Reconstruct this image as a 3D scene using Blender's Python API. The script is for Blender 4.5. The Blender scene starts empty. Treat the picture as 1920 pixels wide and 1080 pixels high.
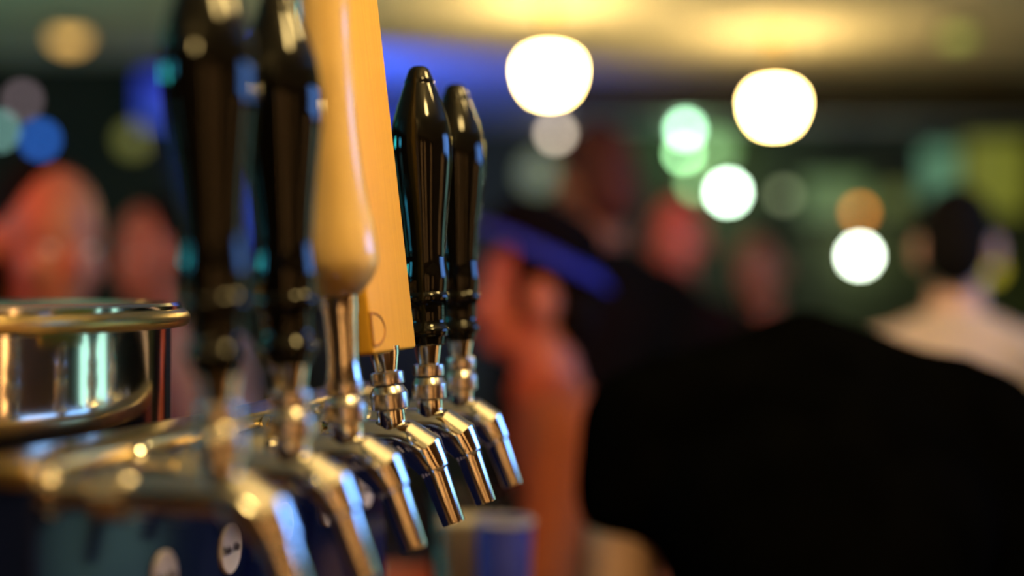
import bpy, bmesh, math, random
from mathutils import Vector, Matrix
random.seed(7)
sc = bpy.context.scene
C = sc.collection
PI = math.pi
F = 1920 * 50 / 36.0          # focal length in pixels of the 1920 px frame
Z0 = 1.5                      # lens height

# ------------------------------------------------------------------ camera
cam_d = bpy.data.cameras.new('camera')
cam = bpy.data.objects.new('camera', cam_d); C.objects.link(cam)
cam.location = (0, 0, Z0); cam.rotation_euler = (PI / 2, 0, 0)
cam_d.lens = 50; cam_d.sensor_width = 36; cam_d.clip_start = 0.02
cam_d.dof.use_dof = True
cam_d.dof.focus_distance = 0.925
cam_d.dof.aperture_fstop = 1.5
sc.camera = cam

# ------------------------------------------------------------------ world, exposure
w = bpy.data.worlds.new('world'); sc.world = w; w.use_nodes = True
w.node_tree.nodes['Background'].inputs[0].default_value = (0.02, 0.022, 0.03, 1)
w.node_tree.nodes['Background'].inputs[1].default_value = 0.05
sc.view_settings.view_transform = 'Standard'
sc.view_settings.look = 'None'
sc.view_settings.exposure = 0.0
sc.view_settings.gamma = 1.0
sc.view_settings.use_curve_mapping = False
sc.cycles.use_adaptive_sampling = False
sc.cycles.use_denoising = True
sc.cycles.max_bounces = 8
sc.cycles.caustics_reflective = False
sc.cycles.caustics_refractive = False

def spot(name, loc, target, power, col, size=60, blend=0.6, radius=0.06):
    d = bpy.data.lights.new(name, 'SPOT'); d.energy = power; d.color = col
    d.spot_size = math.radians(size); d.spot_blend = blend; d.shadow_soft_size = radius
    o = bpy.data.objects.new(name, d); C.objects.link(o); o.location = loc
    v = Vector(target) - Vector(loc)
    o.rotation_euler = v.to_track_quat('-Z', 'Y').to_euler()
    return o

# unseen coloured spots added to tint the figures and back wall, plus ceiling uplights
L_RED_CAP = spot('added_red_spot', (0.75, -0.4, 2.6), (0.0, 2.5, 1.38), 62, (1.0, 0.17, 0.008), 15, 0.9)
L_PINK_CAP = spot('added_pink_spot', (-0.9, 0.15, 2.6), (0.0, 2.5, 1.52), 90, (1.0, 0.06, 0.13), 10)
L_BLUE_CAP = spot('added_blue_spot', (1.9, 3.9, 2.62), (0.06, 2.5, 1.60), 55, (0.02, 0.05, 1.0), 14)
L_RED_LEFT = spot('added_red_spot', (-1.7, 0.9, 2.6), (-0.80, 2.4, 1.50), 100, (1.0, 0.03, 0.035), 40)
L_RED_MID = spot('added_red_spot', (0.4, 2.4, 2.6), (0.48, 4.1, 1.58), 85, (1.0, 0.02, 0.015), 20)
L_WARM_BACK = spot('added_amber_spot', (0.2, 2.1, 2.6), (0.92, 3.1, 1.38), 70, (1.0, 0.58, 0.30), 20)
L_BLUE_CEIL = spot('blue_uplight', (-1.3, 6.9, 1.9), (-0.75, 8.6, 2.7), 260, (0.02, 0.09, 1.0), 110)
L_TEAL_CEIL = spot('teal_uplight', (-2.6, 3.2, 1.7), (-2.0, 6.0, 2.7), 150, (0.34, 0.75, 0.50), 100)
L_GREEN_WALL = spot('added_green_wall_spot', (3.6, 7.6, 2.6), (3.2, 10.5, 2.1), 60, (0.42, 0.62, 0.04), 80)  # added to give the back wall its green light

# ------------------------------------------------------------------ helpers: materials
MATS = {}
def mat(name, col, rough=0.5, metal=0.0, var=0.12, scale=14.0, emit=None, strength=0.0,
        coat=0.0, spec=0.5, stretch=(1, 1, 1), bump=0.0, trans=0.0, ior=1.45):
    if name in MATS: return MATS[name]
    m = bpy.data.materials.new(name); m.use_nodes = True
    nt = m.node_tree; b = nt.nodes['Principled BSDF']
    tc = nt.nodes.new('ShaderNodeTexCoord'); mp = nt.nodes.new('ShaderNodeMapping')
    mp.inputs['Scale'].default_value = stretch
    no = nt.nodes.new('ShaderNodeTexNoise'); no.inputs['Scale'].default_value = scale
    no.inputs['Detail'].default_value = 4
    ra = nt.nodes.new('ShaderNodeValToRGB')
    ra.color_ramp.elements[0].position = 0.3; ra.color_ramp.elements[1].position = 0.7
    ra.color_ramp.elements[0].color = tuple(max(0, c * (1 - var)) for c in col) + (1,)
    ra.color_ramp.elements[1].color = tuple(min(1, c * (1 + var)) for c in col) + (1,)
    nt.links.new(tc.outputs['Object'], mp.inputs[0]); nt.links.new(mp.outputs[0], no.inputs['Vector'])
    nt.links.new(no.outputs['Fac'], ra.inputs[0]); nt.links.new(ra.outputs[0], b.inputs['Base Color'])
    if bump:
        bp = nt.nodes.new('ShaderNodeBump'); bp.inputs['Strength'].default_value = bump
        bp.inputs['Distance'].default_value = 0.01
        nt.links.new(no.outputs['Fac'], bp.inputs['Height']); nt.links.new(bp.outputs[0], b.inputs['Normal'])
    b.inputs['Roughness'].default_value = rough; b.inputs['Metallic'].default_value = metal
    b.inputs['Coat Weight'].default_value = coat; b.inputs['Coat Roughness'].default_value = 0.04
    b.inputs['Specular IOR Level'].default_value = spec
    b.inputs['Transmission Weight'].default_value = trans; b.inputs['IOR'].default_value = ior
    if emit:
        b.inputs['Emission Color'].default_value = tuple(emit) + (1,)
        b.inputs['Emission Strength'].default_value = strength
    MATS[name] = m
    return m

def wood(name, a, b_, scale, stretch, rough=0.45):
    if name in MATS: return MATS[name]
    m = mat(name, a, rough, var=0.0, scale=scale, stretch=stretch, bump=0.05)
    ra = [n for n in m.node_tree.nodes if n.type == 'VALTORGB'][0]
    ra.color_ramp.elements[0].color = tuple(a) + (1,); ra.color_ramp.elements[1].color = tuple(b_) + (1,)
    return m

# ------------------------------------------------------------------ helpers: meshes
def obj(name, me, m, parent=None, smooth=35):
    if isinstance(me, bmesh.types.BMesh):
        bm = me; bmesh.ops.recalc_face_normals(bm, faces=bm.faces)
        me = bpy.data.meshes.new(name); bm.to_mesh(me); bm.free()
    if m is not None and not me.materials: me.materials.append(m)
    if smooth:
        me.shade_smooth(); me.set_sharp_from_angle(angle=math.radians(smooth))
    o = bpy.data.objects.new(name, me); C.objects.link(o)
    if parent: o.parent = parent
    return o

def tag(o, label, cat, group=None):
    o['label'] = label; o['category'] = cat
    if group: o['group'] = group
    return o

def thing(name, label, cat, loc=(0, 0, 0), rotz=0, group=None):
    o = bpy.data.objects.new(name, None); C.objects.link(o); o.empty_display_size = 0.05
    o.location = loc; o.rotation_euler = (0, 0, rotz)
    return tag(o, label, cat, group)

def struct(name, bm, m, parent=None, smooth=0):
    o = obj(name, bm, m, parent, smooth); o['kind'] = 'structure'; return o

def box(bm, x0, x1, y0, y1, z0, z1, bev=0.0):
    g = bmesh.ops.create_cube(bm, size=1.0)
    vs = g['verts']
    for v in vs:
        v.co = Vector((x0 + (v.co.x + .5) * (x1 - x0), y0 + (v.co.y + .5) * (y1 - y0), z0 + (v.co.z + .5) * (z1 - z0)))
    if bev:
        es = list({e for v in vs for e in v.link_edges})
        bmesh.ops.bevel(bm, geom=es, offset=bev, segments=3, affect='EDGES', profile=0.5)
    return bm

def bbox(*a, **k): return box(bmesh.new(), *a, **k)

def lathe(bm, prof, seg=48, knurl=None, mtx=None):
    """prof: [(radius, z)]; knurl: set of profile indices whose radius alternates"""
    rings = []
    for i, (r, z) in enumerate(prof):
        if r < 1e-6:
            rings.append([bm.verts.new((0, 0, z))]); continue
        ring = []
        for k in range(seg):
            a = 2 * PI * k / seg
            rr = r * (0.972 if (knurl and i in knurl and k % 2) else 1.0)
            ring.append(bm.verts.new((rr * math.cos(a), rr * math.sin(a), z)))
        rings.append(ring)
    new = [v for r in rings for v in r]
    for a, b in zip(rings[:-1], rings[1:]):
        if len(a) == 1 and len(b) == 1: continue
        for k in range(seg):
            k2 = (k + 1) % seg
            if len(a) == 1: bm.faces.new((a[0], b[k], b[k2]))
            elif len(b) == 1: bm.faces.new((a[k], a[k2], b[0]))
            else: bm.faces.new((a[k], a[k2], b[k2], b[k]))
    for r in (rings[0], rings[-1]):
        if len(r) > 1: bm.faces.new(r)
    if mtx: bmesh.ops.transform(bm, matrix=mtx, verts=new)
    return bm

def lobj(name, prof, m, parent, seg=48, knurl=None, mtx=None, smooth=35):
    return obj(name, lathe(bmesh.new(), prof, seg, knurl, mtx), m, parent, smooth)

def sweep(bm, pts, seg=40, cap=True):
    """pts: [(Vector, radius)] in the XZ plane; mitred joints"""
    rings = []
    n = len(pts)
    for i, (p, r) in enumerate(pts):
        p = Vector(p)
        d0 = (p - Vector(pts[i - 1][0])).normalized() if i else None
        d1 = (Vector(pts[i + 1][0]) - p).normalized() if i < n - 1 else None
        t = (d0 + d1).normalized() if d0 and d1 else (d0 or d1)
        k = 1.0 / max(0.5, t.dot(d0)) if d0 and d1 else 1.0
        side = Vector((0, 1, 0)); up = t.cross(side).normalized()
        rings.append([bm.verts.new(p + side * (r * math.cos(2 * PI * q / seg)) + up * (r * k * math.sin(2 * PI * q / seg))) for q in range(seg)])
    for a, b in zip(rings[:-1], rings[1:]):
        for q in range(seg):
            bm.faces.new((a[q], a[(q + 1) % seg], b[(q + 1) % seg], b[q]))
    if cap:
        bm.faces.new(rings[0]); bm.faces.new(rings[-1])
    return bm

def spline(prof, n=6):
    """smooth interpolation of a (r, z) profile"""
    out = []
    P = [prof[0]] + list(prof) + [prof[-1]]
    for i in range(1, len(P) - 2):
        for k in range(n):
            t = k / n
            q = []
            for c in range(2):
                a, b, c_, d = P[i - 1][c], P[i][c], P[i + 1][c], P[i + 2][c]
                q.append(0.5 * (2 * b + (c_ - a) * t + (2 * a - 5 * b + 4 * c_ - d) * t * t + (3 * b - a - 3 * c_ + d) * t ** 3))
            out.append((max(q[0], 0.0), q[1]))
    out.append(prof[-1])
    return out

def tube_between(bm, a, b, r, seg=12):
    a, b = Vector(a), Vector(b); d = b - a
    m = Matrix.Translation(a) @ d.to_track_quat('Z', 'Y').to_matrix().to_4x4()
    return lathe(bm, [(r, 0), (r, d.length)], seg, mtx=m)

def ellipsoid(bm, c, r, rot=None, u=20, v=14):
    g = bmesh.ops.create_uvsphere(bm, u_segments=u, v_segments=v, radius=1.0)
    M = Matrix.Translation(Vector(c)) @ (rot.to_4x4() if rot else Matrix.Identity(4)) @ Matrix.Diagonal((*r, 1))
    bmesh.ops.transform(bm, matrix=M, verts=g['verts'])
    return bm

def capsule(bm, a, ra, b, rb, seg=16):
    a, b = Vector(a), Vector(b); d = b - a; L = max(d.length, 1e-5)
    prof = []
    for k in range(7):
        t = -PI / 2 + PI / 2 * k / 6
        prof.append((ra * math.cos(t) if k else 0.0, ra * math.sin(t)))
    for k in range(7):
        t = PI / 2 * k / 6
        prof.append((rb * math.cos(t) if k < 6 else 0.0, L + rb * math.sin(t)))
    m = Matrix.Translation(a) @ d.to_track_quat('Z', 'Y').to_matrix().to_4x4()
    return lathe(bm, prof, seg, mtx=m)

def at(x, y, d):
    """world point seen at photo pixel x, y at depth d"""
    return Vector(((x - 960) / F * d, d, Z0 - (y - 540) / F * d))

# ------------------------------------------------------------------ materials
chrome = mat('polished_chrome', (0.80, 0.77, 0.72), 0.10, 1.0, var=0.05, scale=60)
chrome_worn = mat('worn_chrome', (0.62, 0.57, 0.52), 0.24, 1.0, var=0.18, scale=180)
steel = mat('drum_steel', (0.72, 0.72, 0.70), 0.10, 1.0, var=0.06, scale=30)
black_gloss = mat('black_lacquer', (0.0035, 0.0032, 0.003), 0.05, 0, var=0.2, spec=0.42)
cream = mat('cream_glaze', (0.82, 0.55, 0.22), 0.22, 0, var=0.05, scale=20, coat=0.5)
plankwood = wood('pale_tap_wood', (0.86, 0.44, 0.030), (0.92, 0.49, 0.045), 30, (1, 12, 0.6), 0.5)
burn = mat('burnt_brown', (0.40, 0.16, 0.02), 0.6)
navy = mat('navy_enamel', (0.006, 0.010, 0.045), 0.14, 0, var=0.2, spec=0.12)
badge_m = mat('badge_enamel', (0.62, 0.55, 0.56), 0.4, var=0.04)
ink = mat('brown_ink', (0.05, 0.03, 0.03), 0.6)
ceiling_m = mat('ceiling_plaster', (0.66, 0.62, 0.52), 0.9, var=0.06, scale=3)
wall_m = mat('dark_wall_paint', (0.055, 0.05, 0.045), 0.85, var=0.3, scale=2)
wall_back_m = mat('olive_wall_paint', (0.035, 0.042, 0.012), 0.85, var=0.45, scale=1.6)
floor_m = wood('dark_floorboards', (0.03, 0.02, 0.014), (0.06, 0.035, 0.02), 6, (1, 8, 1), 0.4)
beam_m = mat('black_partition_paint', (0.006, 0.008, 0.008), 0.9)
shade_beam_m = mat('shade_beam_brown', (0.02, 0.016, 0.008), 0.85)
barwood = wood('dark_bar_wood', (0.05, 0.022, 0.01), (0.11, 0.05, 0.02), 8, (8, 1, 1), 0.3)
black_metal = mat('black_metal', (0.015, 0.015, 0.015), 0.4, 0.6)
brass = mat('aged_brass', (0.55, 0.36, 0.12), 0.3, 1.0)

# ------------------------------------------------------------------ room shell
X0, X1, Y0, Y1, H = -4.2, 4.5, -3.0, 10.5, 2.7
struct('floor', bbox(X0, X1, Y0, Y1, -0.1, 0), floor_m)
struct('ceiling', bbox(X0, X1, Y0, Y1, H, H + .1), ceiling_m)
struct('wall_left', bbox(X0 - .1, X0, Y0, Y1, 0, H), wall_m)
struct('wall_back', bbox(X0, X1, Y1, Y1 + .1, 0, H), wall_back_m)
wood_wall = wood('amber_panelling', (0.12, 0.05, 0.014), (0.18, 0.08, 0.025), 5, (10, 10, 0.5), 0.4)
struct('wall_right', bbox(X1, X1 + .1, Y0, Y1, 0, H), wood_wall)
struct('wall_front', bbox(X0, X1, Y0 - .1, Y0, 0, H), wood_wall)
YP = 7.5
struct('wall_partition', bbox(X0 + .002, -1.32, YP, YP + .12, 0, H - .001), beam_m)

struct('shade_beam_1', bbox(.30, X1 - .002, 8.0, 8.3, H - .22, H - .001), shade_beam_m)  # added dark beam stands in for the far ceiling falling into shade

# ------------------------------------------------------------------ bar counter, tap tower
bm = bmesh.new()
pts = [(-1.35, 0.30), (-0.075, 0.30), (0.055, 1.70), (-1.35, 1.70)]
vs0 = [bm.verts.new((x, y, 1.05)) for x, y in pts]; vs1 = [bm.verts.new((x, y, 1.10)) for x, y in pts]
bm.faces.new(vs0); bm.faces.new(vs1)
for i in range(4): bm.faces.new((vs0[i], vs0[(i + 1) % 4], vs1[(i + 1) % 4], vs1[i]))
bar = thing('bar_counter', 'dark wooden bar counter carrying the tap tower', 'bar', (0, 0, 0))
obj('worktop', bm, barwood, bar, 0)
bm = bmesh.new()
pts2 = [(-1.28, 0.36), (-0.14, 0.36), (-.01, 1.64), (-1.28, 1.64)]
vs0 = [bm.verts.new((x, y, 0)) for x, y in pts2]; vs1 = [bm.verts.new((x, y, 1.05)) for x, y in pts2]
bm.faces.new(vs0); bm.faces.new(vs1)
for i in range(4): bm.faces.new((vs0[i], vs0[(i + 1) % 4], vs1[(i + 1) % 4], vs1[i]))
obj('front', bm, barwood, bar, 0)

ROW = math.atan2(0.0185, 0.0855)      # row direction, turned off the view axis
N = 6
def tap_xy(k): return (-0.130 + 0.0185 * k, 0.637 + 0.0855 * k)
# local frame of a tap: +X = towards the spout, +Y = along the row
mid = tap_xy(2.5)
warm_trim_m = mat('warm_light_trim', (0.72, 0.52, 0.22), 0.28, 1.0, var=0.1, scale=90)  # gold base colour stands in for warm lamp light on trim and rim
tower = thing('tap_tower', 'dark navy glossy tap tower with round badges under the taps', 'tap tower',
              (mid[0], mid[1], 1.10), -ROW)
FACE = -0.085
hb = Z0 - 0.079 - 1.10
obj('panel', bbox(FACE - .036, FACE, -.232, .30, 0.012, hb - .008, bev=.002), navy, tower, 35)
obj('top_trim', bbox(FACE - .038, FACE - .0005, -.234, .302, hb - .012, hb, bev=.003), warm_trim_m, tower, 35)
obj('base_plate', bbox(FACE - .045, FACE + .02, -.24, .31, 0.0, .012, bev=.002), chrome_worn, tower, 35)
txt = bpy.data.curves.new('lettering', 'FONT'); txt.body = 'Pale Ale'; txt.align_x = 'CENTER'; txt.align_y = 'CENTER'
txt.offset = 0.00012; txt.size = 0.0074; txt.extrude = 0.0002; txt.space_line = 0.85
to = bpy.data.objects.new('lettering', txt); C.objects.link(to)
bpy.context.view_layer.update()
txt_me = bpy.data.meshes.new_from_object(to.evaluated_get(bpy.context.evaluated_depsgraph_get()))
bpy.data.objects.remove(to); txt_me.materials.clear(); txt_me.materials.append(ink)
badge_me = None
for k in range(0, N):
    y = (k - 2.5) * 0.0875 + 0.028
    z = Z0 - 0.1565 - 1.10
    M = Matrix.Translation((FACE, y, z)) @ Matrix.Rotation(PI / 2, 4, 'Y')
    b = obj('badge', lathe(bmesh.new(), [(0.0, 0), (.0150, 0), (.0150, .0016), (.0142, .0024), (.0130, .0018), (0, .0018)], 40), badge_m, tower)
    b.matrix_local = M
    t = bpy.data.objects.new('lettering', txt_me); C.objects.link(t); t.parent = b
    # lettering faces +X of the tower and reads along the row
    t.matrix_local = M.to_3x3().inverted().to_4x4() @ Matrix(((0, 0, 1, .0021), (1, 0, 0, 0), (0, 1, 0, 0), (0, 0, 0, 1)))

# ------------------------------------------------------------------ beer taps
S = 1 / 2730.0
def hp(*rows):        # (half width px, y px) measured on the sharpest black handle -> (r, z above handle bottom)
    return [(r * S, (648 - y) * S) for r, y in rows]
black_prof = hp((0, 648), (28, 648), (32, 645), (34, 632)) + \
    hp((40, 628), (41.5, 622), (40, 615), (35, 610), (34, 600), (35, 575), (38, 567), (43, 563), (44, 557), (42, 551), (40, 548)) + \
    spline(hp((41, 540), (42, 520), (39, 492), (39, 467), (43.5, 415), (50, 363), (56, 311), (58, 270), (54, 233), (47, 207), (36, 176), (28, 155)), 5) + \
    hp((28.5, 151), (26, 146), (23, 138), (19, 128), (12, 123), (0, 121))
S3 = 1 / 3300.0
cream_prof = spline([(0, 0), (30 * S3, 2 * S3), (54 * S3, 22 * S3), (74 * S3, 55 * S3), (78 * S3, 85 * S3), (74 * S3, 125 * S3), (66 * S3, 175 * S3), (59 * S3, 240 * S3),
                     (54 * S3, 320 * S3), (52 * S3, 400 * S3), (51 * S3, 480 * S3), (53 * S3, 560 * S3), (50 * S3, 640 * S3), (38 * S3, 690 * S3), (18 * S3, 715 * S3), (0, 720 * S3)], 6)

labels = [
    'black lacquered tap with turned handle nearest the camera, at the steel drum',
    'black lacquered tap with turned handle, second from camera, left of the cream one',
    'beer tap with a glossy cream bulb-ended handle',
    'beer tap with a flat pale wooden board handle',
    'black lacquered tap with turned handle just right of the wooden board handle',
    'black lacquered tap with turned handle farthest from the camera, by the capped man',
]
lean = [2.0, 2.0, 3.6, 6.6, 2.0, 1.2]
HB = -0.0398          # handle bottom relative to lens height
BODY_Z = -0.0935
def mk_tap(k):
    x, y = tap_xy(k)
    t = thing('beer_tap', labels[k], 'beer tap', (x, y, Z0 + BODY_Z), -ROW, 'beer taps along the tower')
    # body: shank from tower, sloping shoulder, mitred knee, collar
    bm = bmesh.new()
    sweep(bm, [((-.052, 0, 0), .0088), ((-.040, 0, 0), .0088), ((-.036, 0, 0), .0104), ((.003, 0, 0), .0104), ((.0085, 0, -.0012), .0124), ((.0205, 0, -.0090), .0130), ((.0256, 0, -.0176), .0104), ((.0264, 0, -.0194), .0102)], 44)
    obj('body', bm, chrome, t, 24)
    bm = sweep(bmesh.new(), [((FACE, 0, 0), .0125), ((FACE + .004, 0, 0), .0125), ((FACE + .005, 0, 0), .0115)], 40)
    obj('wall_flange', bm, chrome, t)
    bm = sweep(bmesh.new(), [((FACE + .002, 0, 0), .0090), ((-.050, 0, 0), .0090)], 32)
    obj('shank', bm, chrome_worn, t)
    bm = sweep(bmesh.new(), [((-.060, 0, 0), .0125), ((-.058, 0, 0), .0135), ((-.046, 0, 0), .0135), ((-.044, 0, 0), .0125)], 8)
    obj('coupling_nut', bm, chrome, t, 20)
    # spout tube, open below
    bm = bmesh.new()
    p0, p1 = Vector((.0264, 0, -.0192)), Vector((.0392, 0, -.0530))
    d = (p1 - p0).normalized()
    Ls = (p1 - p0).length
    Ms = Matrix.Translation(p0) @ d.to_track_quat('Z', 'Y').to_matrix().to_4x4()
    lathe(bm, [(0, -.002), (.0080, -.002), (.0090, .0005), (.0086, .0035), (.0074, Ls - .001), (.0072, Ls), (.0064, Ls), (.0062, Ls - .012), (0, Ls - .012)], 44, mtx=Ms)
    obj('spout', bm, chrome, t)
    # lever group, leaning back towards the tower
    T = Matrix.Translation((0, 0, .002)) @ Matrix.Rotation(math.radians(-lean[k]), 4, 'Y')
    z = lambda px: (-(px - 540) / 2730.0) - BODY_Z - .002     # photo row on the sharpest tap -> local z
    lobj('bonnet', [(.0080, z(793)), (.0090, z(785)), (.0090, z(750)), (.0082, z(748))], chrome, t, 40, mtx=T)
    kn = [(.0098, z(749)), (.0120, z(746)), (.0122, z(744)), (.0122, z(722)), (.0118, z(719)), (.0095, z(708)), (.0080, z(707))]
    lobj('knurled_collar', kn, chrome_worn, t, 96, {2, 3}, T)
    lobj('lever_neck', [(.0060, z(709)), (.0060, z(700))], chrome, t, 32, mtx=T)
    kn = [(.0090, z(706)), (.0108, z(704)), (.0110, z(702)), (.0110, z(687)), (.0106, z(684)), (.0085, z(682))]
    lobj('knurled_ring', kn, chrome_worn, t, 96, {2, 3}, T)
    if k == 2:
        fz = z(682)
        lobj('ferrule', [(.0100, fz), (.0092, fz + .006), (.0086, fz + .012), (.0096, fz + .036), (.0104, fz + .040), (.0104, fz + .047), (.0112, fz + .049), (.0112, fz + .051)], chrome, t, 48, mtx=T)
        h = lobj('handle', cream_prof, cream, t, 64, mtx=T @ Matrix.Translation((0, 0, fz + .046)))
    elif k == 3:
        lobj('ferrule', [(.0072, z(684)), (.0074, z(678)), (.0096, z(652)), (.0098, z(640))], chrome, t, 48, mtx=T)
        bm = bbox(-.008, .008, -.046, .046, z(650), z(650) + .275, bev=.0025)
        bmesh.ops.transform(bm, matrix=T, verts=bm.verts)
        h = obj('handle', bm, plankwood, t, 35)
        bm = bmesh.new()
        zc = z(650) + .0150
        arc = [(-.041 + .0215 * math.sin(PI * q / 20), zc + .0098 * math.cos(PI * q / 20)) for q in range(21)]
        arc = [(-.0445, zc + .0098)] + arc + [(-.0445, zc - .0098)]
        for (ya, za), (yb, zb) in zip(arc[:-1], arc[1:]):
            capsule(bm, (.0078, ya, za), .00095, (.0078, yb, zb), .00095, 8)
        capsule(bm, (.0078, -.0445, zc + .0098), .00095, (.0078, -.0445, zc - .0098), .00095, 8)
        bmesh.ops.transform(bm, matrix=T, verts=bm.verts)
        obj('burnt_letter', bm, burn, h, 35)
    else:
        lobj('ferrule', [(.0074, z(684)), (.0076, z(679)), (.0094, z(652)), (.0096, z(647))], chrome, t, 48, mtx=T)
        lobj('handle', black_prof, black_gloss, t, 72, mtx=T @ Matrix.Translation((0, 0, z(648))), smooth=40)
    return t
for k in range(N): mk_tap(k)

# ------------------------------------------------------------------ steel drum on the bar
drum = thing('steel_drum', 'polished steel drum with overhanging rim standing behind the tap tower', 'drum', (-0.519, 0.939, 1.10))
dt = Z0 - 0.010 - 1.10
lobj('body', [(.270, 0), (.280, .004), (.286, .012), (.286, dt - .016), (.280, dt - .014)], steel, drum, 128)
lobj('lid', [(.284, dt - .0150), (.292, dt - .0150), (.294, dt - .006), (.294, dt - .002), (.292, dt), (.285, dt), (.280, dt - .003), (0, dt - .003)], steel, drum, 128)
lobj('rolled_rim', [(.2935, dt - .0165)] + [(.2950 + .0055 * math.sin(PI * q / 8), dt - .0105 - .0060 * math.cos(PI * q / 8)) for q in range(9)] + [(.2935, dt - .0045), (.2935, dt - .0165)], warm_trim_m, drum, 128)

# ------------------------------------------------------------------ people
def human(name, label, loc, yaw, s, lean_a=0.0, head_pitch=0.0, head_yaw=0.0, arms=None, skin=None, shirt=None, trousers=None,
          hair=None, hat=None, brim_m=None, open_neck=False, voxel=0.010, group=None, long_sleeve=True, hairlong=False, head_at=None, wide=1.0):
    hip = Vector((0, 0, .95)); neck0 = Vector((0, -.005, 1.44))
    Rl = Matrix.Rotation(-lean_a, 3, 'X'); Rh = Matrix.Rotation(-head_pitch, 3, 'X') @ Matrix.Rotation(head_yaw, 3, 'Z')
    def T_(p): p = Vector(p); return hip + Rl @ (p - hip)
    def H_(p): p = Vector(p); return T_(neck0 + Rh @ (p - neck0))
    RH = Rl @ Rh
    if head_at:
        hc = Matrix.Rotation(yaw, 3, 'Z') @ (H_((0, .02, 1.63)) * s)
        loc = (head_at[0] - hc.x, head_at[1] - hc.y, 0); s_z = head_at[2] / hc.z; s = s * s_z
        hc = Matrix.Rotation(yaw, 3, 'Z') @ (H_((0, .02, 1.63)) * s); loc = (head_at[0] - hc.x, head_at[1] - hc.y, 0)
    root = thing(name, label, 'person', loc, yaw, group); root.scale = (s * wide, s, s)
    body = bmesh.new(); top = bmesh.new(); leg = bmesh.new()
    # head and face
    ellipsoid(body, H_((0, .01, 1.655)), (.077, .098, .105), RH)
    ellipsoid(body, H_((0, .045, 1.585)), (.060, .062, .075), RH)
    ellipsoid(body, H_((0, .085, 1.545)), (.028, .022, .022), RH)
    capsule(body, H_((0, .104, 1.645)), .010, H_((0, .121, 1.606)), .014)
    ellipsoid(body, H_((0, .094, 1.655)), (.055, .012, .010), RH)
    ellipsoid(body, H_((0, .105, 1.571)), (.026, .010, .009), RH)
    for sx in (-1, 1):
        ellipsoid(body, H_((sx * .082, -.005, 1.622)), (.016, .032, .046) if hat else (.013, .026, .038), RH @ Matrix.Rotation(sx * -.35, 3, 'Z'))
        ellipsoid(body, H_((sx * .040, .075, 1.600)), (.026, .026, .026), RH)
    capsule(body, T_((0, -.015, 1.38)), .064, H_((0, .005, 1.57)), .057)
    # torso
    def torso(bm, g, trap=True):
        ellipsoid(bm, T_((0, -.005, 1.27)), (.165 + g, .112 + g, .185 + g), Rl)
        capsule(bm, T_((-.145, -.015, 1.385)), .058 + g, T_((.145, -.015, 1.385)), .058 + g)
        if trap: capsule(bm, T_((-.10, -.015, 1.41)), .045 + g, T_((0, -.012, 1.45)), .058 + g * .5)
        if trap: capsule(bm, T_((.10, -.015, 1.41)), .045 + g, T_((0, -.012, 1.45)), .058 + g * .5)
        ellipsoid(bm, T_((0, .012, 1.07)), (.150 + g, .112 + g, .17 + g), Rl)
    torso(body, 0); torso(top, .014, not open_neck)
    ellipsoid(body, (0, -.015, .92), (.165, .118, .12)); ellipsoid(leg, (0, -.015, .92), (.178, .130, .12)); ellipsoid(top, (0, -.01, .95), (.192, .144, .085))
    for sx in (-1, 1):
        for bm_, g in ((body, 0), (leg, .014)):
            capsule(bm_, (sx * .09, 0, .88), .083 + g, (sx * .098, .012, .50), .058 + g)
            capsule(bm_, (sx * .098, .012, .50), .057 + g, (sx * .10, -.02, .11), .038 + g * 1.4)
        ellipsoid(body, (sx * .10, .055, .040), (.044, .125, .040)); ellipsoid(body, (sx * .10, -.02, .06), (.04, .05, .055))
        # arms: elbow, wrist in the body frame (bent with the torso unless given)
        sh = T_((sx * .185, -.015, 1.375))
        if arms and arms.get(sx):
            el, wr = (Vector(q) for q in arms[sx])
        else:
            el, wr = T_((sx * .245, -.03, 1.09)), T_((sx * .255, .04, .86))
        capsule(body, sh, .050, el, .039); capsule(body, el, .038, wr, .026)
        long_ = long_sleeve is True or (long_sleeve == 2 and sx > 0)
        capsule(top, sh, .064, el if long_ else sh + (el - sh) * .30, .052 if long_ else .062)
        if long_: capsule(top, el, .051, el + (wr - el) * .93, .038)
        fd = (wr - el).normalized()
        sd = fd.cross(Vector((0, 0, 1))); sd = sd.normalized() if sd.length > .2 else Vector((0, 1, 0))
        up = sd.cross(fd).normalized()
        capsule(body, wr, .024, wr + fd * .035, .030)
        ellipsoid(body, wr + fd * .055, (.040, .046, .017), Matrix((sd, fd, up)).transposed())
        for f, (o_, ln) in enumerate(((-.030, .062), (-.010, .076), (.010, .080), (.029, .068))):
            a0 = wr + fd * .090 + sd * o_; a1 = a0 + (fd * .85 - up * .45).normalized() * ln * .5; a2 = a1 + (fd * .4 - up * .9).normalized() * ln * .5
            capsule(body, a0 - fd * .02, .0095, a1, .009, 8); capsule(body, a1, .009, a2, .008, 8)
        a0 = wr + fd * .035 - sd * .030; a1 = a0 + (fd * .6 - sd * .7).normalized() * .035; a2 = a1 + (fd * .95 - up * .3).normalized() * .032
        capsule(body, a0, .012, a1, .011, 8); capsule(body, a1, .011, a2, .009, 8)
    def finish(nm, bm, m, vox, it=4):
        o = obj(nm, bm, m, root, 0)
        r = o.modifiers.new('r', 'REMESH'); r.mode = 'VOXEL'; r.voxel_size = vox; r.use_smooth_shade = True
        q = o.modifiers.new('s', 'SMOOTH'); q.iterations = it; q.factor = .5
        bpy.context.view_layer.update()
        me = bpy.data.meshes.new_from_object(o.evaluated_get(bpy.context.evaluated_depsgraph_get()))
        me.name = nm; o.modifiers.clear(); old = o.data; o.data = me; bpy.data.meshes.remove(old)
        if not me.materials: me.materials.append(m)
        return o
    finish('body', body, skin, voxel, 3)
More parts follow.
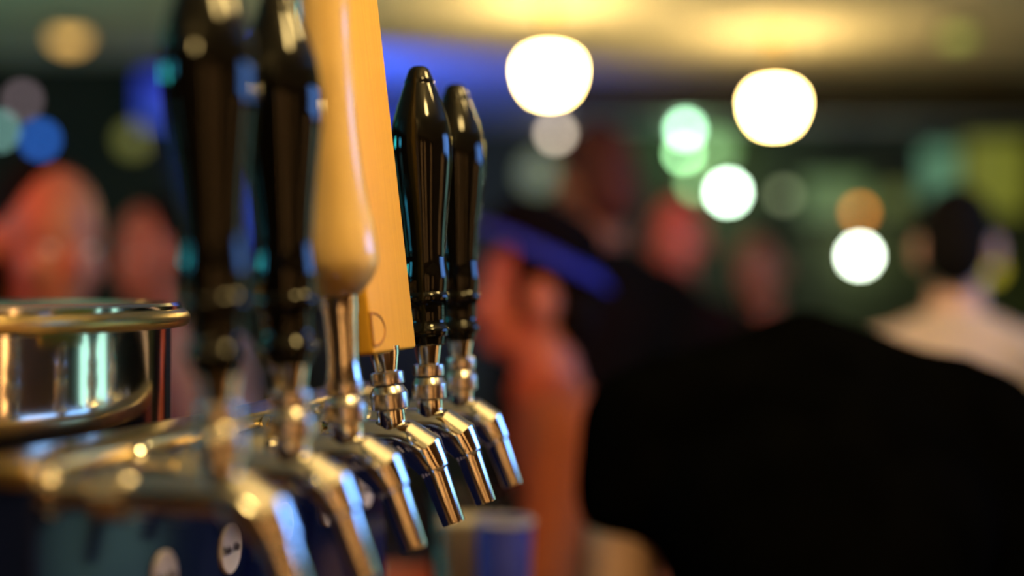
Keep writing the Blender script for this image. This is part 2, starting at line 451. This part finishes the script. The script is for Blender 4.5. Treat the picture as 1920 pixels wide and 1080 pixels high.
    finish('shirt', top, shirt, voxel * 1.3)
    finish('trousers', leg, trousers, voxel * 1.5)
    white = mat('eye_white', (.7, .68, .65), .2)
    for sx in (-1, 1):
        obj('eye', ellipsoid(bmesh.new(), H_((sx * .031, .090, 1.632)), (.013, .010, .009), RH, 12, 8), white, root)
        obj('shoe', ellipsoid(ellipsoid(bmesh.new(), (sx * .10, .055, .045), (.052, .138, .045)), (sx * .10, -.03, .062), (.048, .06, .062)), mat('shoe_leather', (.02, .015, .012), .4), root)
    if hair:
        bm = bmesh.new()
        ellipsoid(bm, H_((0, -.012, 1.675)), (.082, .100, .096), RH)
        ellipsoid(bm, H_((0, -.062, 1.62)), (.074, .050, .090), RH)
        if hairlong:
            ellipsoid(bm, H_((0, -.075, 1.50)), (.085, .045, .14), RH)
            for sx in (-1, 1): ellipsoid(bm, H_((sx * .075, -.025, 1.56)), (.026, .05, .13), RH)
        if hat:
            for sx in (-1, 1): ellipsoid(bm, H_((sx * .072, .036, 1.64)), (.016, .017, .055), RH)
        finish('hair', bm, hair, .010)
    if hat:
        M = Matrix.Translation(H_((0, -.004, 1.722))) @ RH.to_4x4() @ Matrix.Rotation(.44, 4, 'X')
        dome = [(.099, -.012), (.101, .0), (.099, .03), (.092, .055), (.075, .078), (.045, .090), (0, .094)]
        hp_ = obj('cap', lathe(bmesh.new(), dome, 40, mtx=M @ Matrix.Diagonal((1, 1.18, 1, 1))), hat, root)
        brim = [(.097, .010), (.128, -.006), (.134, -.012), (.133, -.015), (.126, -.010), (.097, .004), (.097, .010)]
        obj('cap_brim', lathe(bmesh.new(), brim, 48, mtx=M @ Matrix.Diagonal((1, 1.15, 1, 1))), brim_m, root)
    return root

skin_a = mat('skin_tan', (0.36, 0.15, 0.095), 0.5, var=0.08, scale=30)
skin_b = mat('skin_fair', (0.62, 0.38, 0.28), 0.5, var=0.08, scale=30)
cl_black = mat('black_cotton', (0.0015, 0.0015, 0.0016), 1.0, var=0.3, spec=0.0)
cl_dark = mat('charcoal_cotton', (0.008, 0.007, 0.008), 1.0, spec=0.02)
cl_beige = mat('beige_cotton', (0.50, 0.42, 0.34), 0.9, var=0.08)
cl_wine = mat('wine_cotton', (0.10, 0.02, 0.03), 0.9)
cl_grey = mat('pale_grey_cotton', (0.30, 0.26, 0.27), 0.9)
cl_rust = mat('rust_cotton', (0.30, 0.085, 0.028), 0.9, var=0.1)
jeans = mat('dark_denim', (0.01, 0.014, 0.03), 0.9)
hair_k = mat('black_hair', (0.003, 0.0025, 0.0025), 0.8, scale=60, stretch=(1, 1, .1), spec=0.1)
hair_b = mat('brown_hair', (0.03, 0.015, 0.008), 0.6, scale=60, stretch=(1, 1, .1), spec=0.2)
hair_r = mat('auburn_hair', (0.12, 0.03, 0.02), 0.6, scale=60, stretch=(1, 1, .1), spec=0.2)
cap_m = mat('black_felt', (0.004, 0.004, 0.006), 1.0, spec=0.02)
brim_m = mat('brim_blue_light', (0.03, 0.05, 0.45), 0.9, spec=0.1)  # blue rim light is put into the brim's base colour

FL = PI / 2     # facing the photo's left (-X)
human('person', 'person in a dark cap with brim coloured for blue rim light seen in profile beside the farthest tap', (0, 0, 0), FL, .99, .50, -.50, 0.0,
      {-1: ((-.24, .24, 1.02), (-.16, .46, 1.06)), 1: ((.25, .16, 1.02), (.22, .34, .95))},
      skin_a, cl_rust, jeans, hair_k, cap_m, brim_m, False, voxel=.0085, head_at=(0.030, 2.56, 1.480))
human('person', 'person in black bent forward with a broad back turned to the camera', (0.350, 1.44, 0), 0.03, 1.012, .50, 1.35, 0,
      {-1: ((-.215, .20, 1.06), (-.16, .40, 1.00)), 1: ((.24, .20, 1.06), (.18, .40, 1.0))}, skin_b, cl_black, cl_black, hair_k, wide=1.06, long_sleeve=2)
human('person', 'dark-haired person in a pale beige shirt at the right, back turned', (0, 0, 0), -.35, 1, .05, .1, 0, None, skin_b, cl_beige, jeans, hair_k, head_at=(.955, 3.05, 1.58))
human('person', 'person with red-lit face and dark clothes below the green lamps', (0, 0, 0), PI - .2, 1, 0, .05, 0, None, skin_a, cl_dark, jeans, hair_b, head_at=(.46, 4.0, 1.63))
human('person', 'person with dim orange face between the red-lit face and the beige shirt', (0, 0, 0), PI - .5, 1, 0, .1, 0, None, skin_a, cl_dark, jeans, hair_k, head_at=(.80, 4.6, 1.56))
human('person', 'tall person with reddish hair standing behind the dark brimmed cap', (0, 0, 0), .5, 1, 0, .1, 0, None, skin_a, cl_dark, jeans, hair_r, head_at=(.19, 3.4, 1.74))
human('person', 'red-lit person with black hair above the steel drum', (0, 0, 0), PI + .75, 1, 0, .15, 0, None, skin_a, cl_wine, jeans, hair_k, head_at=(-.70, 2.15, 1.565), hairlong=True)
human('person', 'person in pale clothes with shadowed face, behind the nearest black tap', (0, 0, 0), PI - .6, 1, 0, .1, 0, None, skin_a, cl_grey, jeans, hair_k, head_at=(-.82, 3.25, 1.57))

# ------------------------------------------------------------------ drinks on the bar
glass_m = bpy.data.materials.new('thin_clear_glass'); glass_m.use_nodes = True
_nt = glass_m.node_tree; _nt.nodes.remove(_nt.nodes['Principled BSDF'])
_tr = _nt.nodes.new('ShaderNodeBsdfTransparent'); _gl = _nt.nodes.new('ShaderNodeBsdfGlossy'); _gl.inputs['Roughness'].default_value = .03
_mx = _nt.nodes.new('ShaderNodeMixShader'); _fr = _nt.nodes.new('ShaderNodeFresnel'); _fr.inputs[0].default_value = 1.4
_nt.links.new(_fr.outputs[0], _mx.inputs[0]); _nt.links.new(_tr.outputs[0], _mx.inputs[1]); _nt.links.new(_gl.outputs[0], _mx.inputs[2])
_nt.links.new(_mx.outputs[0], _nt.nodes['Material Output'].inputs['Surface'])
def pint(name, label, loc, fill, r=.042, h=.15):
    t = thing(name, label, 'glass', (*loc, 1.10))
    g = glass_m
    lobj('glass', [(0, 0), (r * .72, 0), (r * .75, .003), (r, h), (r - .003, h), (r * .75 - .003, .012), (0, .012)], g, t, 40)
    lobj('drink', [(0, .0125), (r * .75 - .0045, .0125), (r - .0065, h * .80), (0, h * .80)], fill, t, 40)
    return t
foam = mat('beer_foam', (.80, .68, .52), .8)
p = pint('pint_glass', 'pint glass with pale drink on the bar beyond the spouts', (-.052, 1.62), foam, .048, .17)
blue_cup = thing('plastic_cup', 'blue plastic cup beside the pale pint glass', 'cup', (-.008, 1.50, 1.10))
lobj('cup', [(0, 0), (.024, 0), (.030, .152), (.032, .154), (.030, .156), (.028, .153), (.022, .004), (0, .004)], mat('blue_plastic', (.05, .07, .55), .4), blue_cup, 40)
lobj('rim', [(.030, .151), (.033, .154), (.030, .157), (.0285, .154), (.030, .151)], mat('pale_plastic', (.4, .4, .6), .4), blue_cup, 40)
mug = thing('ceramic_mug', 'beige ceramic mug on the bar behind the nearer spouts', 'mug', (-.160, 1.34, 1.10))
lobj('cup', [(0, 0), (.036, 0), (.040, .004), (.040, .138), (.037, .140), (.035, .136), (.035, .008), (0, .008)], mat('beige_ceramic', (.62, .48, .34), .4), mug, 40)
bm = bmesh.new()
for i in range(10):
    a0, a1 = -PI / 2 + PI * i / 10, -PI / 2 + PI * (i + 1) / 10
    capsule(bm, (.038 + .026 * math.cos(a0), 0, .07 + .042 * math.sin(a0)), .006, (.038 + .026 * math.cos(a1), 0, .07 + .042 * math.sin(a1)), .006, 8)
obj('handle', bm, MATS['beige_ceramic'], mug)

# ------------------------------------------------------------------ pendant lamps
shade_m = mat('opal_glass', (.9, .85, .7), .3, emit=(1.0, .69, .24), strength=78.0)
def pendant(x, y, zc, label):
    t = thing('pendant_lamp', label, 'lamp', (x, y, H), 0, 'opal pendant lamps under the ceiling')
    dz = zc - H
    lobj('ceiling_rose', [(.055, 0), (.055, -.012), (.035, -.028), (.010, -.034)], brass, t, 32)
    lobj('stem', [(.008, -.030), (.008, dz + .115)], brass, t, 16)
    lobj('fitter', [(.020, dz + .135), (.046, dz + .125), (.050, dz + .082), (.046, dz + .080)], brass, t, 32)
    R = .098
    prof = spline([(.046, dz + .082), (.075, dz + .074), (.098, dz + .050), (R + .003, dz + .020), (.094, dz - .020), (.074, dz - .060), (.044, dz - .080), (0, dz - .086)], 4)
    lobj('glass_shade', prof, shade_m, t, 40)
P1 = at(1030, 142, 6.0); P2 = at(1452, 202, 6.7)
pendant(P1.x, P1.y, P1.z, 'opal glass pendant lamp nearest above the brimmed cap')
pendant(P2.x, P2.y, P2.z, 'opal glass pendant lamp at the right above the beige shirt')
pendant(.42, .28, 2.38, 'opal glass pendant lamp hanging above the camera')
pendant(.72, .98, 2.40, 'added opal glass pendant lamp over the bar edge, right of the tap row')  # extra unseen lamp added to brighten the spout tops
pendant(-.75, -1.15, 2.33, 'opal glass pendant lamp over the working side of the bar behind the camera')

# ------------------------------------------------------------------ small lamps on the back wall
def wall_lamp(x, y, r, col, strength, label, group='globe lamps on the back wall', yw=Y1):
    depth = yw - .25
    p = at(x, y, depth)
    t = thing('wall_lamp', label, 'lamp', (p.x, yw, p.z), 0, group)
    m = mat('lamp_glow_%02d' % len(MATS), (.15, .15, .15), .3, emit=col, strength=strength)
    dy = depth - yw
    obj('bracket', tube_between(lathe(bmesh.new(), [(.04, 0), (.04, .015), (.02, .02)], 24, mtx=Matrix.Rotation(PI / 2, 4, 'X')), (0, -.01, 0), (0, dy + r * .9, 0), .010), black_metal, t)
    obj('globe', ellipsoid(bmesh.new(), (0, dy, 0), (r, r, r)), m, t)
wall_lamp(1042, 250, .040, (1, .82, .62), 7.0, 'small warm white globe under the left pendant lamp')
wall_lamp(1285, 243, .042, (.50, 1, .60), 20, 'upper pale green globe of the green lamps')
wall_lamp(1282, 287, .038, (.45, 1, .42), 15, 'second pale green globe, just below the upper one')
wall_lamp(1342, 282, .11, (.36, .75, .22), 1.0, 'large dim green globe right of the pale green globes')
wall_lamp(1305, 345, .050, (.38, .75, .28), 4.5, 'soft green globe low at the left of the bright white globe')
wall_lamp(1365, 361, .062, (.70, 1, .72), 28, 'brightest white globe amid the green lamps')
wall_lamp(1470, 366, .040, (.52, .62, .30), 2.0, 'dim olive globe right of the bright white globe')
wall_lamp(1612, 398, .036, (1, .30, .02), 6.0, 'orange globe right above a white one')
wall_lamp(1612, 480, .062, (.85, 1, .78), 28, 'white globe beside the beige-shirted person')
wall_lamp(1010, 325, .13, (.42, .50, .22), .42, 'faint grey green globe above the brimmed cap')
wall_lamp(75, 262, .040, (.03, .22, 1.0), 2.4, 'blue globe at the far left', yw=YP)
wall_lamp(42, 188, .034, (.62, .45, .50), 1.3, 'faint pinkish globe above the blue one', yw=YP)
wall_lamp(-2, 245, .036, (.40, .85, .75), 2.2, 'mint globe cut by the left edge', yw=YP)
wall_lamp(1858, 505, .060, (.8, .66, .03), 1.2, 'yellow globe at the right edge beside the dark head')
wall_lamp(250, 262, .065, (.45, .45, .06), .4, 'dim olive globe left of the nearest tap handle', yw=YP)

def lightbox(x, y, wpx, hpx, col, strength, label, yw=Y1):
    depth = yw - .10
    p = at(x, y, depth); w_, h_ = wpx / F * depth, hpx / F * depth
    t = thing('light_box', label, 'light box', (p.x, yw, p.z), 0, 'lit boxes on the back wall')
    m = mat('box_glow_%02d' % len(MATS), (.1, .1, .1), .4, emit=col, strength=strength)
    obj('case', bbox(-w_ / 2, w_ / 2, -.09, 0, -h_ / 2, h_ / 2, bev=.01), black_metal, t)
    obj('front_panel', bbox(-w_ / 2 + .02, w_ / 2 - .02, -.10, -.085, -h_ / 2 + .02, h_ / 2 - .02, bev=.004), m, t)
lightbox(1762, 325, 75, 110, (.22, .55, .28), .40, 'mint lit box above the dark-haired head')
lightbox(1565, 370, 130, 90, (.22, .42, .10), .35, 'wide green lit box behind the orange globe')
lightbox(1678, 375, 60, 60, (.30, .40, .05), .30, 'small olive lit box between the green and mint ones')
lightbox(1868, 330, 130, 150, (.42, .44, .02), .34, 'olive yellow lit box at the right edge')
lightbox(300, 185, 90, 110, (.0, .02, .75), .6, 'deep blue lit box left of the nearest tap handle', yw=YP)
lightbox(735, 225, 120, 190, (.01, .05, .85), .9, 'added blue glow panel for the lit wall behind the wooden board handle')  # glowing panel stands in for the blue wash on the wall

def ceiling_lamp(x, y, size, col, strength, label):
    d = (H - .03 - Z0) * F / (540 - y)
    t = thing('ceiling_lamp', label, 'lamp', ((x - 960) / F * d, d, H), 0)
    m = mat('ceil_glow_%02d' % len(MATS), (.2, .2, .2), .4, emit=col, strength=strength)
    lobj('housing', [(size * 1.15, 0), (size * 1.15, -.03), (size, -.035), (size, -.02), (0, -.02)], black_metal, t, 32)
    lobj('diffuser', [(size * .97, -.022), (size * .9, -.06), (size * .5, -.085), (0, -.09)], m, t, 32)
ceiling_lamp(130, 66, .08, (1, .55, .12), 1.6, 'amber ceiling lamp at the upper left')
ceiling_lamp(1795, 60, .07, (.50, .55, .08), .8, 'dim green ceiling lamp at the upper right')

# ------------------------------------------------------------------ lit things along the side walls, mirrored in the taps
def cooler(side, y0, y1, z1, col, strength, label, z0=.08, rows=4):
    """glass-fronted drinks cooler standing against a side wall"""
    x = X1 if side > 0 else X0
    t = thing('drinks_cooler', label, 'cooler', (x - side * .30, (y0 + y1) / 2, 0))
    w_ = (y1 - y0) / 2
    m = mat('cooler_glow_%02d' % len(MATS), (.6, .6, .6), .4, emit=col, strength=strength)
    def sx(a, b): return (min(side * a, side * b), max(side * a, side * b))
    obj('cabinet', bbox(*sx(-.20, .295), -w_, w_, 0, z1, bev=.01), black_metal, t)
    hh = (z1 - z0 - .1) / rows
    for r in range(rows):
        obj('lit_shelf', bbox(*sx(-.215, -.195), -w_ + .06, w_ - .06, z0 + .05 + r * hh + .05, z0 + .05 + (r + 1) * hh, bev=.004), m, t)
    obj('handle', bbox(*sx(-.26, -.24), w_ - .05, w_ - .03, .9, 1.5, bev=.004), chrome, t)
cooler(1, 3.2, 4.6, 2.0, (.40, .80, .66), 2.2, 'mint lit glass-front cooler along the right wall', rows=3)
cooler(-1, 2.2, 3.0, 1.6, (.05, .62, .55), .7, 'teal lit cooler along the left wall, farther from the bar')
cooler(-1, .1, .75, 1.6, (.05, .55, .62), .7, 'teal lit cooler along the left wall, nearer the bar')

def screen(loc, rotz, w_, h_, col, strength, label):
    t = thing('video_screen', label, 'screen', loc, rotz, 'screens on the walls')
    m = mat('screen_glow_%02d' % len(MATS), (.2, .2, .2), .3, emit=col, strength=strength)
    obj('case', bbox(-w_ / 2, w_ / 2, 0, .06, -h_ / 2, h_ / 2, bev=.008), black_metal, t)
    obj('display', bbox(-w_ / 2 + .03, w_ / 2 - .03, -.006, .004, -h_ / 2 + .03, h_ / 2 - .03, bev=.002), m, t)
    return t
def hang_screen(loc, rotz, w_, h_, col, strength, label):
    t = screen(loc, rotz, w_, h_, col, strength, label)
    obj('ceiling_pole', tube_between(bmesh.new(), (0, .07, 0), (0, .07, H - loc[2]), .018), black_metal, t)
hang_screen((2.45, 1.98, 2.02), -PI / 2, 1.75, .60, (.15, .38, 1.0), 8.5, 'wide blue video screen hung from the ceiling at the right')
screen((X0 + .075, 2.55, 2.10), PI / 2, .80, .50, (.04, .62, .60), 22.0, 'teal video screen on the left wall above the farther cooler')
screen((X0 + .075, .45, 2.10), PI / 2, .65, .50, (.06, .50, .75), 16.0, 'teal video screen on the left wall above the nearer cooler')

def sconce(x, z, label, y=Y0, rz=0):
    t = thing('wall_sconce', label, 'lamp', (x, y, z), rz, 'amber sconces on the panelled wall')
    m = mat('amber_tube', (.8, .5, .2), .3, emit=(1.0, .50, .16), strength=10.0)
    obj('back_plate', bbox(-.05, .05, 0, .015, -.86, .86, bev=.004), brass, t)
    obj('tube', capsule(bmesh.new(), (0, .06, -.8), .032, (0, .06, .8), .032), m, t)
    for s in (-1, 1): obj('bracket', bbox(-.012, .012, .01, .06, s * .80 - .012, s * .80 + .012), brass, t)
sconce(.15, 1.45, 'tall amber sconce on the panelled wall behind the camera, left one')
sconce(1.05, 1.45, 'added tall amber sconce on the panelled wall behind the camera, middle one')  # unseen, added for the orange stripe on the spout tubes
sconce(3.1, 1.45, 'tall amber sconce on the panelled wall behind the camera, right one')
sconce(X1, .95, 'added amber sconce on the right wall, nearer the cooler', 1.15, PI / 2)  # unseen pair added so the drum mirrors a warm strip
sconce(X1, .95, 'added amber sconce on the right wall, farther from the cooler', .55, PI / 2)
